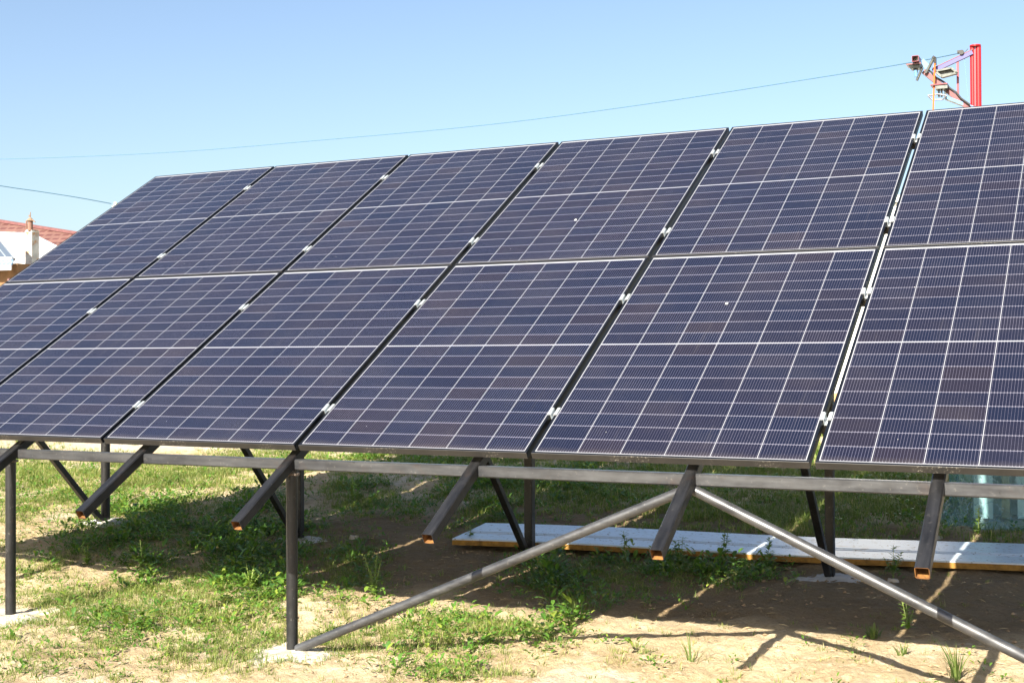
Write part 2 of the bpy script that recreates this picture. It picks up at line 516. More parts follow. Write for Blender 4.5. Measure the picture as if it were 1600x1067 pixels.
# ------------------------------------------------------------------ welded mounting frame
RX = [.03, .76, 1.66, 2.50, 3.39, 4.33, 5.28, 6.20, 7.15]
fr = empty('mounting_frame', (3.4, 1.3, -.9), 'welded dark steel frame of posts, rafters, beam and pipe braces carrying the panels', 'mounting frame')
def part(name, mb, mats, smooth=True, parent=fr): return mb.build(name, mats, parent, smooth)
for X_ in RX:
    m = MB(); v0 = -.462; v1 = 3.40
    m.sqtube(slope(X_, v0, .095), slope(X_, v1, .095), .048, .048, .0026, .005, rim=1 if X_ in (6.20, .03) else 0)
    part('rafter', m, [M_RAFT, M_RUST])
for v in VCL:
    m = MB(); m.sqtube(slope(-.045, v, .0505), slope(7.3, v, .0505), .040, .039, .002, .003, up=Vector((0, -st, ct)))
    part('purlin', m, [M_GALV, M_GALV])
BY = .052
m = MB(); m.sqtube((-.15, BY+.010, -.103), (7.3, BY+.010, -.081), .046, .048, .003, .005); part('beam', m, [M_BEAM, M_RUST])
for X_ in (1.62, 3.39, 7.15):
    if X_ < 0: continue
    g0 = float(H(X_, BY))
    m = MB(); m.tube((X_, BY, g0-.12), (X_, BY, -.118), .0262, 24); part('front_post', m, M_DARK)
    w = MB()
    for k in range(16):
        t = 2*math.pi*k/16; w.box((X_+.028*math.cos(t), BY+.028*math.sin(t), -.137+random.uniform(-.003, .003)), (.012, .012, .010))
    w.build('weld', M_WELD, fr, True)
BACK = [(.05, 2.35, .066), (1.60, 2.60, .052), (3.38, 2.60, .056), (5.27, 2.62, .050), (7.15, 2.62, .050)]
def rafter_bottom(y): return y*math.tan(TILT)-.119/ct
for k, (X_, Y_, w_) in enumerate(BACK):
    g0 = float(H(X_, Y_)); zt = rafter_bottom(Y_)+.002
    m = MB()
    if k == 0: m.tube((X_, Y_, g0-.12), (X_, Y_, zt), w_/2, 20)
    else: m.sqtube((X_, Y_, g0-.12), (X_, Y_, zt), w_, w_, .003, .005, up=Vector((0, 1, 0)))
    part('back_post', m, [M_DARK, M_RUST])
    yb = Y_-.045; zb = g0+.03; zt2 = .64+(Y_-2.6)*.5; ytop = (zt2+.119/ct)/math.tan(TILT)
    m = MB(); m.sqtube((X_-.002, yb, zb), (X_-.002, ytop, zt2), .040, .040, .003, .004); part('strut', m, [M_DARK, M_RUST])
def pipe(a, b):
    m = MB(); m.tube(a, b, .0205, 22); part('brace', m, M_BRACE)
    w = MB()
    a = Vector(a); b = Vector(b); d = (b-a).normalized()
    for k in range(10):
        t = 2*math.pi*k/10; w.box(a+d*.004+Vector((.0*t, .0195*math.cos(t), .0195*math.sin(t))), (.008, .007, .007))
    w.build('weld', M_WELD, fr, True)
pipe((5.268, BY-.004, -.124), (3.425, BY-.008, -.925))
pipe((5.288, BY-.004, -.124), (7.12, BY-.008, -.935))

# ------------------------------------------------------------------ concrete footings
M_CONC = plain('pale_concrete', (.44, .40, .33), .95, 0, .6, 26, 1.0)
M_CONC2 = plain('grey_concrete', (.42, .40, .37), .9, 0, .2, 14, .5)
def footing(x, y, r, h, mat, label, rx=1.0):
    nr, na = 16, 72; v = []; f = []; sd = random.randint(1, 99)
    for a in range(nr+1):
        for k in range(na):
            t = 2*math.pi*k/na; rad = a/nr
            e = .62+.50*float(vnoise(np.array(4+1.6*math.cos(t)), np.array(4+1.6*math.sin(t)), sd))+.34*float(vnoise(np.array(9+5*math.cos(t)), np.array(9+5*math.sin(t)), sd+1))
            px = x+r*rx*e*rad*math.cos(t); py = y+r*e*rad*math.sin(t)
            z = float(H(px, py))+h*(1-rad**2)-.008+.016*(float(vnoise(np.array(px*9), np.array(py*9), sd))-.5)*(.3+rad)+.005*(float(vnoise(np.array(px*50), np.array(py*50), sd))-.5)
            v.append((px-x, py-y, z-float(H(x, y))))
    for a in range(nr):
        for k in range(na):
            j = (k+1) % na; f.append((a*na+k, a*na+j, (a+1)*na+j, (a+1)*na+k))
    me = bpy.data.meshes.new('concrete_footing'); me.from_pydata(v, [], f[:]); me.materials.append(mat)
    me.polygons.foreach_set('use_smooth', [True]*len(f)); me.update()
    o = bpy.data.objects.new('concrete_footing', me); COL.objects.link(o); o.location = (x, y, float(H(x, y)))
    me.flip_normals() if me.polygons[40].normal.z < 0 else None
    tag(o, label, 'footing', 'concrete footings of the posts')
footing(3.43, -.02, .23, .022, M_CONC, 'bright white concrete footing where the post and the pipe brace meet')
footing(1.64, .0, .26, .024, M_CONC, 'bright white concrete footing of the front post at the left edge')
footing(.02, 2.36, .20, .035, M_CONC2, 'pale concrete footing of the round back post at the left, beside dark weeds')
footing(1.66, 2.55, .17, .02, M_CONC2, 'grey shaded concrete footing of the square back post behind the front post', 1.2)
footing(3.38, 2.60, .13, .015, M_CONC2, 'grey concrete footing of the back post at the left part of the white board')
footing(5.30, 2.62, .19, .02, M_CONC2, 'grey concrete footing of the back post in front of the white board', 1.2)

# ------------------------------------------------------------------ insulated board on the ground
def white_board():
    m = Mat('white_coated_board')
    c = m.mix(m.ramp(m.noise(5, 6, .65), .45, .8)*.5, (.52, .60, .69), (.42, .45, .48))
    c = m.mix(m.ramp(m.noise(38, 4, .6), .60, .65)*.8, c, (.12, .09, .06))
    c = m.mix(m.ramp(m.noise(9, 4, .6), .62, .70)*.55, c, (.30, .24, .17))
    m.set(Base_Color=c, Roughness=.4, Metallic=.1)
    return m.m
M_WB = white_board()
M_FOAM = plain('yellow_foam_edge', (.27, .145, .03), .9, 0, .45, 20, .6)
A = Vector((2.787, 2.655, 0)); Bp = Vector((7.6, 3.13, 0)); ax = (Bp-A).normalized(); ay = Vector((-ax.y, ax.x, 0)); Lb = (Bp-A).length; Wb = .60
bd = empty('insulated_board', (5.0, 3.2, -.85), 'long white ribbed insulated board with yellow edge lying under the array', 'board')
prof = [(0, 0), (.20, 0), (.207, -.006), (.222, -.006), (.229, 0), (.245, 0), (.252, -.006), (.267, -.006), (.274, 0), (Wb, 0)]
top = MB(); foam = MB(); low = MB(); ns = 40
def bz(s_, t): return -.862+.024*(s_/Lb)+.028*t/Wb+.006*math.sin(s_*2.1)+.012
for a in range(ns):
    s0, s1 = Lb*a/ns, Lb*(a+1)/ns
    for (t0, d0), (t1, d1) in zip(prof[:-1], prof[1:]):
        pts = []
        for s_, t, d in ((s0, t0, d0), (s1, t0, d0), (s1, t1, d1), (s0, t1, d1)):
            p = A+ax*s_+ay*t; pts.append((p.x, p.y, bz(s_, t)+.042+d))
        top.quad(pts)
    for t, fl in ((0, False), (Wb, True)):
        q = []; q2 = []
        for s_ in (s0, s1):
            p = A+ax*s_+ay*t; q.append((p.x, p.y, bz(s_, t)))
        w0, w1 = q; z = .038
        pts = [w0, w1, (w1[0], w1[1], w1[2]+z), (w0[0], w0[1], w0[2]+z)]
        foam.quad(pts[::-1] if fl else pts)
        e = ay*(-.001 if not fl else .001)
        pts = [(w0[0]+e.x, w0[1]+e.y, w0[2]+z-.005), (w1[0]+e.x, w1[1]+e.y, w1[2]+z-.005), (w1[0]+e.x, w1[1]+e.y, w1[2]+.042), (w0[0]+e.x, w0[1]+e.y, w0[2]+.042)]
        top.quad(pts[::-1] if fl else pts)
for s_, fl in ((0, True), (Lb, False)):
    p0 = A+ax*s_; p1 = p0+ay*Wb
    pts = [(p0.x, p0.y, bz(s_, 0)), (p1.x, p1.y, bz(s_, Wb)), (p1.x, p1.y, bz(s_, Wb)+.036), (p0.x, p0.y, bz(s_, 0)+.036)]
    foam.quad(pts[::-1] if fl else pts)
    top.quad([(p0.x, p0.y, bz(s_, 0)+.036), (p1.x, p1.y, bz(s_, Wb)+.036), (p1.x, p1.y, bz(s_, Wb)+.042), (p0.x, p0.y, bz(s_, 0)+.042)])
for a in range(ns):
    s0, s1 = Lb*a/ns, Lb*(a+1)/ns; pts = []
    for s_, t in ((s0, 0), (s0, Wb), (s1, Wb), (s1, 0)):
        p = A+ax*s_+ay*t; pts.append((p.x, p.y, bz(s_, t)))
    low.quad(pts)
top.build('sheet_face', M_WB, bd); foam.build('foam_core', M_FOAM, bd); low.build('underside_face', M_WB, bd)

# ------------------------------------------------------------------ plastic-wrapped stack behind the board
def film():
    m = Mat('clear_blue_film'); nt = m.nt
    rn = m.noise(2.6, 5, .55, m.mapping(m.coord(), (1, 1, .7)), 1.6)
    crease = m.ramp((rn-.5).abs(), .014, .0)
    bm = m.bump(m.noise(6, 5, .6, m.mapping(m.coord(), (1, 1, .4)), 1.5), 1.0, .06)
    m.set(Base_Color=(.42, .66, .72), Roughness=.16, Normal=m.bump((rn-.5).abs(), .9, .25, bm))
    tr = m.node('ShaderNodeBsdfTransparent'); tr.inputs[0].default_value = (.66, .88, .92, 1)
    mx = m.node('ShaderNodeMixShader')
    fac = m.ramp(m.noise(4, 5, .6, m.mapping(m.coord(), (1, 1, .35)), 1.0), .3, .75)*.30+.10+crease*.28
    nt.links.new(fac.k, mx.inputs[0]); nt.links.new(tr.outputs[0], mx.inputs[1]); nt.links.new(m.b.outputs[0], mx.inputs[2])
    nt.links.new(mx.outputs[0], m.out.inputs[0]); return m.m
M_FILM = film()
pc = (6.30, 4.62); pz = float(H(*pc))
st_ = empty('wrapped_stack', (pc[0], pc[1], pz), 'upright stack of boards wrapped in crumpled clear bluish plastic film behind the array', 'wrapped stack')
na, nh = 120, 34; v = []; f = []
for b in range(nh+1):
    hh = b/nh
    for a in range(na):
        t = 2*math.pi*a/na
        cx = math.copysign(abs(math.cos(t))**.35, math.cos(t)); sy = math.copysign(abs(math.sin(t))**.35, math.sin(t))
        fold = float(vnoise(np.array(a*.22), np.array(hh*1.6), 21))-.5; fold2 = float(vnoise(np.array(a*.8), np.array(hh*5), 22))-.5
        sk = .10*max(0, 1-hh*9)
        rr = 1+.07*fold+.03*fold2
        px = pc[0]+(.60*rr+sk*(1+fold))*cx; py = pc[1]+(.36*rr+sk*(1+fold*2))*sy
        g0 = float(H(px, py))+.004
        v.append((px-pc[0], py-pc[1], (g0+.02*abs(fold2)*(hh < .05))*(1-hh)+(pz+1.05)*hh-pz))
for b in range(nh):
    for a in range(na):
        j = (a+1) % na; f.append((b*na+a, b*na+j, (b+1)*na+j, (b+1)*na+a))
f.append(tuple(nh*na+a for a in range(na)))
me = bpy.data.meshes.new('plastic_film'); me.from_pydata(v, [], f); me.materials.append(M_FILM); me.polygons.foreach_set('use_smooth', [True]*len(f))
o = bpy.data.objects.new('plastic_film', me); COL.objects.link(o); o.parent = st_
M_PLANK = plain('raw_plank', (.34, .27, .17), .8, 0, .3, 6, .3)
M_PLANKW = plain('white_roll', (.72, .72, .70), .7, 0, .1, 6, .2)
for x, y, w, d, mt in ((5.92, 4.42, .12, .05, M_PLANKW), (6.06, 4.45, .05, .05, M_PLANK), (6.28, 4.5, .30, .03, M_PLANKW), (6.52, 4.45, .09, .05, M_PLANK), (6.70, 4.55, .15, .05, M_PLANK)):
    b = MB(); b.box((x, y, pz+.46), (w, d, .90)); b.build('plank', mt, st_)
b = MB(); b.box((6.3, 4.78, pz+.40), (.95, .24, .78)); b.build('inner_load', plain('stacked_sheets', (.30, .36, .33), .7, 0, .3, 5, .3), st_)

# ------------------------------------------------------------------ white cabin glimpsed through the wide gap
M_CAB = plain('white_cabin_paint', (.78, .79, .78), .5, 0, .05, 3, 0)
M_ORANGE = plain('orange_paint', (.62, .16, .03), .5)
M_BLK = plain('black_rubber', (.02, .02, .02), .6)
M_WOOD2 = plain('tan_wood', (.42, .26, .12), .8)
cb = empty('site_cabin', (4.25, 9.6, float(H(4.25, 9))), 'white walled cabin glimpsed through the wide gap between the two rightmost columns', 'cabin')
z0 = float(H(4.2, 9.0))
b = MB(); b.box((4.25, 9.75, z0+1.27), (1.3, 1.5, 2.42)); b.build('wall', M_CAB, cb)
b = MB(); b.box((4.25, 9.75, z0+2.52), (1.42, 1.62, .07)); b.build('roof', M_CAB, cb)
b = MB(); b.box((4.25, 8.992, z0+.22), (1.3, .010, .05)); b.build('stripe', M_ORANGE, cb)
b = MB(); b.box((4.25, 8.985, z0+.40), (1.3, .02, .16)); b.build('sill_board', M_WOOD2, cb)
b = MB(); b.box((4.35, 8.990, z0+1.05), (.62, .016, 1.2)); b.build('door', M_CAB, cb)

# ------------------------------------------------------------------ red steel hoist behind the array
def paint(name, col, rough=.35):
    m = Mat(name); c = m.mix(m.ramp(m.noise(18, 5, .6), .6, .75)*.4, col, tuple(x*.55 for x in col))
    m.set(Base_Color=c, Roughness=rough); return m.m
M_RED = paint('red_paint', (.34, .010, .014)); M_MAROON = paint('maroon_paint', (.18, .025, .04))
M_PINK = paint('faded_red_paint', (.14, .035, .04)); M_LILAC = paint('violet_blue_paint', (.055, .055, .22))
M_BLUE = paint('light_blue_paint', (.10, .23, .42)); M_SILV = steel('zinc_steel', (.05, .056, .056), (.13, .14, .13), .4, .4)
M_CORD = paint('orange_strap_weave', (.75, .13, .02), .8)
HY = 6.5; hz = float(H(5.68, HY))
ho = empty('hoist', (5.68, HY, hz), 'red steel hoist mast with slanted arms and silver pipe clamps above the array', 'hoist')
b = MB(); b.tube((5.656, HY, hz-.1), (5.656, HY, 2.968), .020, 18); b.tube((5.702, HY+.005, hz-.1), (5.702, HY+.005, 2.968), .023, 18); b.build('mast', M_RED, ho, True)
b = MB(); b.box((5.6775, HY-.008, (hz+2.94)/2), (.014, .022, 2.94-hz)); b.build('mast_web', M_MAROON, ho)
b = MB(); b.tube((5.679, HY, 2.966), (5.679, HY, 2.978), .045, 20); b.build('mast_cap', M_RED, ho, True)
UPZ = Vector((0, 0, 1))
def bar_(name, P, Q, w, h, mat, hollow=False):
    m_ = MB()
    if hollow: m_.sqtube(P, Q, w, h, .004, .004)
    else: m_.prof(P, Q, [(w/2, h/2), (-w/2, h/2), (-w/2, -h/2), (w/2, -h/2)])
    return m_.build(name, [mat, mat], ho)
bar_('upper_beam', (5.66, HY-.02, 2.915), (5.34, HY-.02, 2.790), .035, .033, M_LILAC)
bar_('beam_flange', (5.66, HY-.02, 2.936), (5.34, HY-.02, 2.811), .040, .006, M_PINK)
bar_('hanger', (5.541, HY-.02, 2.86), (5.541, HY-.02, 2.575), .018, .018, M_MAROON)
bar_('lower_arm', (5.27, HY-.05, 2.790), (5.66, HY-.03, 2.420), .045, .040, M_PINK)
b = MB()
pts = [(5.30, 2.80), (5.335, 2.775), (5.37, 2.725), (5.40, 2.705), (5.44, 2.675), (5.48, 2.625), (5.53, 2.585), (5.57, 2.53), (5.64, 2.47)]
for (x0, a0), (x1, a1) in zip(pts[:-1], pts[1:]): b.tube((x0, HY-.07, a0), (x1, HY-.07, a1), .008, 8)
b.build('hose', M_BLK, ho, True)
b = MB(); b.tube((5.575, HY-.055, 2.920), (5.575, HY+.01, 2.920), .020, 16); b.box((5.562, HY-.02, 2.930), (.045, .05, .02)); b.build('pulley', M_BLK, ho, True)
b = MB(); b.tube((5.60, HY, 2.93), (5.62, HY, 2.955), .003, 6); b.build('hook', M_SILV, ho, True)
b = MB(); b.tube((5.593, HY-.02, 2.89), (5.628, HY-.02, 2.44), .0016, 6); b.build('cable', M_BLUE, ho, True)
bar_('cross_tube', (5.223, HY-.20, 2.874), (5.223, HY+.05, 2.876), .056, .050, M_MAROON, True)
bar_('link_arm', (5.252, HY-.03, 2.885), (5.31, HY-.03, 2.815), .03, .045, M_BLUE)
b = MB(); b.box((5.205, HY-.10, 2.838), (.120, .14, .010)); b.build('flange_plate', M_PINK, ho)
b = MB(); b.box((5.212, HY-.10, 2.818), (.075, .10, .028), taper=1.3); b.box((5.212, HY-.10, 2.795), (.03, .05, .04)); b.build('clamp_block', M_SILV, ho)
b = MB(); b.tube((5.213, HY-.12, 2.79), (5.218, HY-.12, 2.735), .014, 12); b.build('hanging_cylinder', M_BLUE, ho, True)
b = MB(); b.tube((5.222, HY-.11, 2.705), (5.268, HY-.11, 2.812), .011, 12); b.build('steel_pipe', M_SILV, ho, True)
b = MB(); b.tube((5.292, HY-.09, 2.765), (5.358, HY-.09, 2.885), .013, 12); b.build('steel_pipe', M_SILV, ho, True)
b = MB(); b.tube((5.352, HY-.09, 2.880), (5.366, HY-.09, 2.898), .016, 12); b.tube((5.369, HY-.09, 2.825), (5.369, HY-.09, 2.885), .011, 12); b.build('pipe_cap', M_BLK, ho, True)
for q, (dx, dz) in enumerate(((0, 0),)):
    b = MB()
    Pq = [(5.372, 2.768), (5.500, 2.782), (5.545, 2.738), (5.425, 2.716)]
    for (x0, a0), (x1, a1) in zip(Pq, Pq[1:]+Pq[:1]): b.prof((x0, HY-.10, a0), (x1, HY-.10, a1), [(.025, .008), (-.025, .008), (-.025, -.008), (.025, -.008)])
    b.quad([(x, HY-.09, a) for x, a in Pq])
    b.build('side_bracket', M_SILV, ho)
b = MB(); b.box((5.405, HY-.10, 2.648), (.135, .12, .009)); b.build('clamp_plate', M_MAROON, ho)
b = MB(); b.box((5.425, HY-.10, 2.626), (.095, .10, .030)); b.build('clamp_jaw', M_SILV, ho)
b = MB()
for dx in (-.022, .0, .03): b.tube((5.42+dx, HY-.10, 2.615), (5.42+dx, HY-.10, 2.550), .008, 10)
b.build('clamp_bolts', M_SILV, ho, True)
b = MB(); pr = [(5.312, 2.568), (5.345, 2.530), (5.43, 2.523), (5.462, 2.553), (5.40, 2.572)]
for (x0, a0), (x1, a1) in zip(pr, pr[1:]+pr[:1]): b.tube((x0, HY-.12, a0), (x1, HY-.12, a1), .006, 8)
b.build('clamp_ring', M_BOLT, ho, True)
bar_('support_arm', (5.445, HY-.06, 2.552), (5.68, HY-.02, 2.440), .04, .026, M_BLUE)
bar_('support_arm_edge', (5.445, HY-.06, 2.536), (5.64, HY-.02, 2.443), .046, .006, M_SILV)
b = MB(); b.tube((5.371, HY-.13, 2.83), (5.345, HY-.13, 2.20), .0065, 8); b.build('orange_strap', M_CORD, ho, True)

# ------------------------------------------------------------------ overhead wires
def wire(name, pts, r, label):
    P = [Vector(p) for p in pts]; path = []
    for k in range(len(P)-1):
        p0 = P[max(k-1, 0)]; p1 = P[k]; p2 = P[k+1]; p3 = P[min(k+2, len(P)-1)]
        for q in range(6):
            t = q/6
            path.append(.5*((2*p1)+(-p0+p2)*t+(2*p0-5*p1+4*p2-p3)*t*t+(-p0+3*p1-3*p2+p3)*t**3))
    path.append(P[-1]); b = MB()
    for p, q in zip(path[:-1], path[1:]):
        d = (p-Vector((6.8, -4.7, .4))).length; d2 = (q-Vector((6.8, -4.7, .4))).length
        b.tube(p, q, r*(.45+d*.028), 6, r2=r*(.45+d2*.028))
    o = b.build(name, M_WIRE, None, True); tag(o, label, 'wire', 'thin wires across the sky')
M_WIRE = plain('blue_cable', (.06, .145, .205), .6, 0, .05, 3, 0)
wire('overhead_wire', [(-24, 19.6, 5.95), (-18.553, 18.0, 5.365), (-13.889, 16.5, 4.892), (-9.886, 15.0, 4.489), (-5.435, 13.0, 4.046), (-1.344, 11.0, 3.625), (1.593, 9.5, 3.381), (4.177, 8.0, 3.174), (5.092, 7.2, 3.047), (5.557, 6.52, 2.93)], .0058, 'long thin blue wire rising across the whole sky to the red hoist')
wire('overhead_wire', [(-26.4, 22, 6.1), (-25.27, 24.0, 5.84), (-24.67, 25.0, 5.74), (-24.02, 26.0, 5.62), (-23.49, 27.0, 5.49)], .0085, 'short thin wire sloping down at the far left edge above the houses')
wp = empty('wire_pole', (-23.4, 27.1, -.3), 'pale pole top with insulator where the short wire ends behind the left panel', 'pole')
b = MB(); b.tube((-23.4, 27.1, -.3), (-23.4, 27.1, 5.35), .10, 12); b.build('pole', plain('pole_concrete', (.5, .5, .46), .9), wp, True)
b = MB(); b.box((-23.4, 27.1, 5.40), (.22, .10, .07)); b.tube((-23.4, 27.1, 5.45), (-23.4, 27.1, 5.55), .05, 10); b.build('insulator', plain('pale_insulator', (.55, .62, .5), .5), wp)

# ------------------------------------------------------------------ houses far left
def tile_material():
    m = Mat('red_brown_tile_roof'); nt = m.nt
    v = m.mapping(m.coord(), (1, 1, 1))
    sep = m.node('ShaderNodeSeparateXYZ'); nt.links.new(v, sep.inputs[0])
    x = S(nt, sep.outputs[0]); z = S(nt, sep.outputs[2])
    a = (x/.30+(z/.16).floor()*.5).frac(); b_ = (z/.16).frac()
    dk = (b_.lt(.42)*(a-.45).abs().lt(.36))
    c = m.mix(m.ramp(m.noise(2, 4), .3, .7), (.13, .068, .056), (.175, .092, .075))
    c = m.mix(dk*.75, c, (.07, .02, .02))
    m.set(Base_Color=c, Roughness=.5); return m.m
M_TILE = tile_material()
def seam_material(name, a, b, pitch, sl=0.0):
    m = Mat(name); nt = m.nt
    sep = m.node('ShaderNodeSeparateXYZ'); nt.links.new(m.coord(), sep.inputs[0])
    x = S(nt, sep.outputs[0])*sl+S(nt, sep.outputs[2]) if sl else S(nt, sep.outputs[0])
    c = m.mix((x/pitch).frac().lt(.12), a, b)
    c = m.mix(m.ramp(m.noise(3, 5), .5, .8)*.3, c, tuple(q*.6 for q in a))
    m.set(Base_Color=c, Roughness=.45); return m.m
M_SLATE = seam_material('slate_blue_metal_roof', (.045, .065, .10), (.22, .26, .30), .16, .68)
M_BLUEROOF = seam_material('light_blue_metal_roof', (.14, .24, .36), (.35, .45, .52), .12, .9)
M_WHITEROOF = seam_material('white_metal_roof', (.80, .80, .80), (.62, .62, .62), .45)
M_PLASTER = plain('cream_plaster', (.55, .48, .38), .8)
M_WOODWALL = plain('orange_brown_plank_wall', (.19, .105, .045), .8, 0, .5, 2.2, .3)
M_BURG = plain('burgundy_fence_paint', (.06, .022, .03), .6)
M_TRIM = plain('dark_ridge_trim', (.13, .05, .05), .6)
def slab(name, pts, t, mats, parent):
    m_ = MB(); P = [Vector(p) for p in pts]; n = (P[1]-P[0]).cross(P[-1]-P[0]).normalized()
    if n.z < 0: n = -n; P = P[::-1]
    lo = [p-n*t for p in P]; k = len(P)
    m_.quad(P); m_.quad(lo[::-1], 1)
    for i_ in range(k): m_.quad([P[i_], lo[i_], lo[(i_+1) % k], P[(i_+1) % k]], 1)
    return m_.build(name, mats, parent)
GZ = -.3
# brown-roofed house at the back
h1 = empty('tiled_house', (-30, 29, GZ), 'house with a red-brown tiled roof far left behind the white roof', 'house')
slab('roof', [(-40, 27, 7.02), (-16, 27, 3.09), (-17.6, 22.9, 1.1), (-40, 22.9, 4.6)], .12, [M_TILE, M_TRIM], h1)
slab('roof', [(-40, 27.02, 7.02), (-16, 27.02, 3.09), (-16, 31, 1.2), (-40, 31, 4.6)], .12, [M_TILE, M_TRIM], h1)
b = MB(); b.prof((-40, 27, 7.04), (-16, 27, 3.11), [(.10, .05), (-.10, .05), (-.10, -.05), (.10, -.05)]); b.build('ridge_cap', M_TRIM, h1)
b = MB(); b.box((-28, 27, GZ+.75), (20, 7, 1.5)); b.build('wall', M_PLASTER, h1)
# white-roofed house with chimney
h2 = empty('white_roofed_house', (-23, 22.5, GZ), 'house with a bright white metal roof and rusty chimney at the far left', 'house')
slab('roof', [(-30, 22.6, 4.55), (-22.42, 22.6, 4.10), (-18.9, 20.0, 1.95), (-30, 20.0, 2.1)], .08, [M_WHITEROOF, M_WHITEROOF], h2)
slab('roof', [(-30, 22.62, 4.55), (-22.42, 22.62, 4.10), (-18.9, 20.02, 1.95), (-18.9, 24.8, 1.95), (-22.0, 24.8, 1.95)], .08, [M_WHITEROOF, M_WHITEROOF], h2)
b = MB(); b.box((-24.6, 22.3, GZ+1.0), (10.6, 3.6, 2.1)); b.build('wall', M_PLASTER, h2)
def chimney_material():
    m = Mat('rust_stained_chimney')
    c = m.mix(m.ramp(m.noise(2.2, 5, .6), .45, .62), (.68, .66, .58), (.42, .42, .38))
    c = m.mix(m.ramp(m.noise(3.6, 5, .7), .52, .62)*.85, c, (.50, .22, .05))
    m.set(Base_Color=c, Roughness=.9); return m.m
b = MB(); b.box((-19.70, 20.1, 2.95), (.25, .25, 1.72)); b.box((-19.70, 20.1, 3.80), (.27, .27, .07), taper=.7)
ch = b.build('chimney', chimney_material(), h2)
b = MB(); b.tube((-19.66, 20.0, 3.8), (-19.66, 20.0, 4.06), .07, 12); b.tube((-19.80, 20.0, 3.85), (-19.80, 20.0, 4.08), .02, 8)
b.build('flue_pipe', plain('rusty_flue', (.20, .11, .08), .8), h2, True)
b = MB(); b.tube((-19.66, 20.0, 4.06), (-19.66, 20.0, 4.15), .11, 12, r2=.03); b.tube((-19.66, 20.0, 4.15), (-19.655, 20.0, 4.30), .012, 6); b.tube((-19.6, 20.0, 4.10), (-19.48, 20.0, 4.02), .014, 6); b.tube((-19.68, 20.0, 4.22), (-19.68, 20.0, 4.18), .03, 8)
b.build('flue_cowl', plain('rusty_cowl', (.22, .14, .09), .8), h2, True)
# low wooden shed with slate roof
h3 = empty('wooden_shed', (-18.6, 17.5, GZ), 'low brown wooden shed with slate blue metal roof at the far left edge', 'shed')
slab('roof', [(-20.4, 17.9, 5.05), (-20.4, 17.0, 2.82), (-16.93, 17.0, 2.74)], .05, [M_SLATE, M_TRIM], h3)
slab('roof', [(-20.4, 17.92, 5.05), (-16.95, 17.04, 2.72), (-20.4, 19.4, 2.82)], .05, [M_SLATE, M_TRIM], h3)
slab('eave_roof', [(-22, 16.95, 2.83), (-16.93, 16.95, 2.72), (-16.62, 16.6, 2.56), (-22, 16.6, 2.66)], .04, [M_BLUEROOF, M_BLUEROOF], h3)
b = MB(); b.prof((-22, 16.93, 2.86), (-16.95, 16.93, 2.75), [(.03, .03), (-.03, .03), (-.03, -.03), (.03, -.03)]); b.build('snow_rail', M_WHITEROOF, h3)
b = MB(); b.prof((-22, 16.58, 2.58), (-16.60, 16.58, 2.50), [(.02, .06), (-.02, .06), (-.02, -.06), (.02, -.06)]); b.build('fascia', M_WHITEROOF, h3)
b = MB(); b.box((-19.6, 17.7, 2.17), (5.6, 1.5, .92)); b.build('upper_wall', M_WOODWALL, h3)
b = MB(); b.box((-19.6, 17.68, GZ+1.2), (5.7, 1.5, 1.96+.0)); b.build('lower_wall', M_BURG, h3)
b = MB(); b.box((-17.02, 16.90, 1.9), (.05, .05, .75)); b.build('rail_post', plain('pale_pink_paint', (.5, .3, .3), .6), h3)

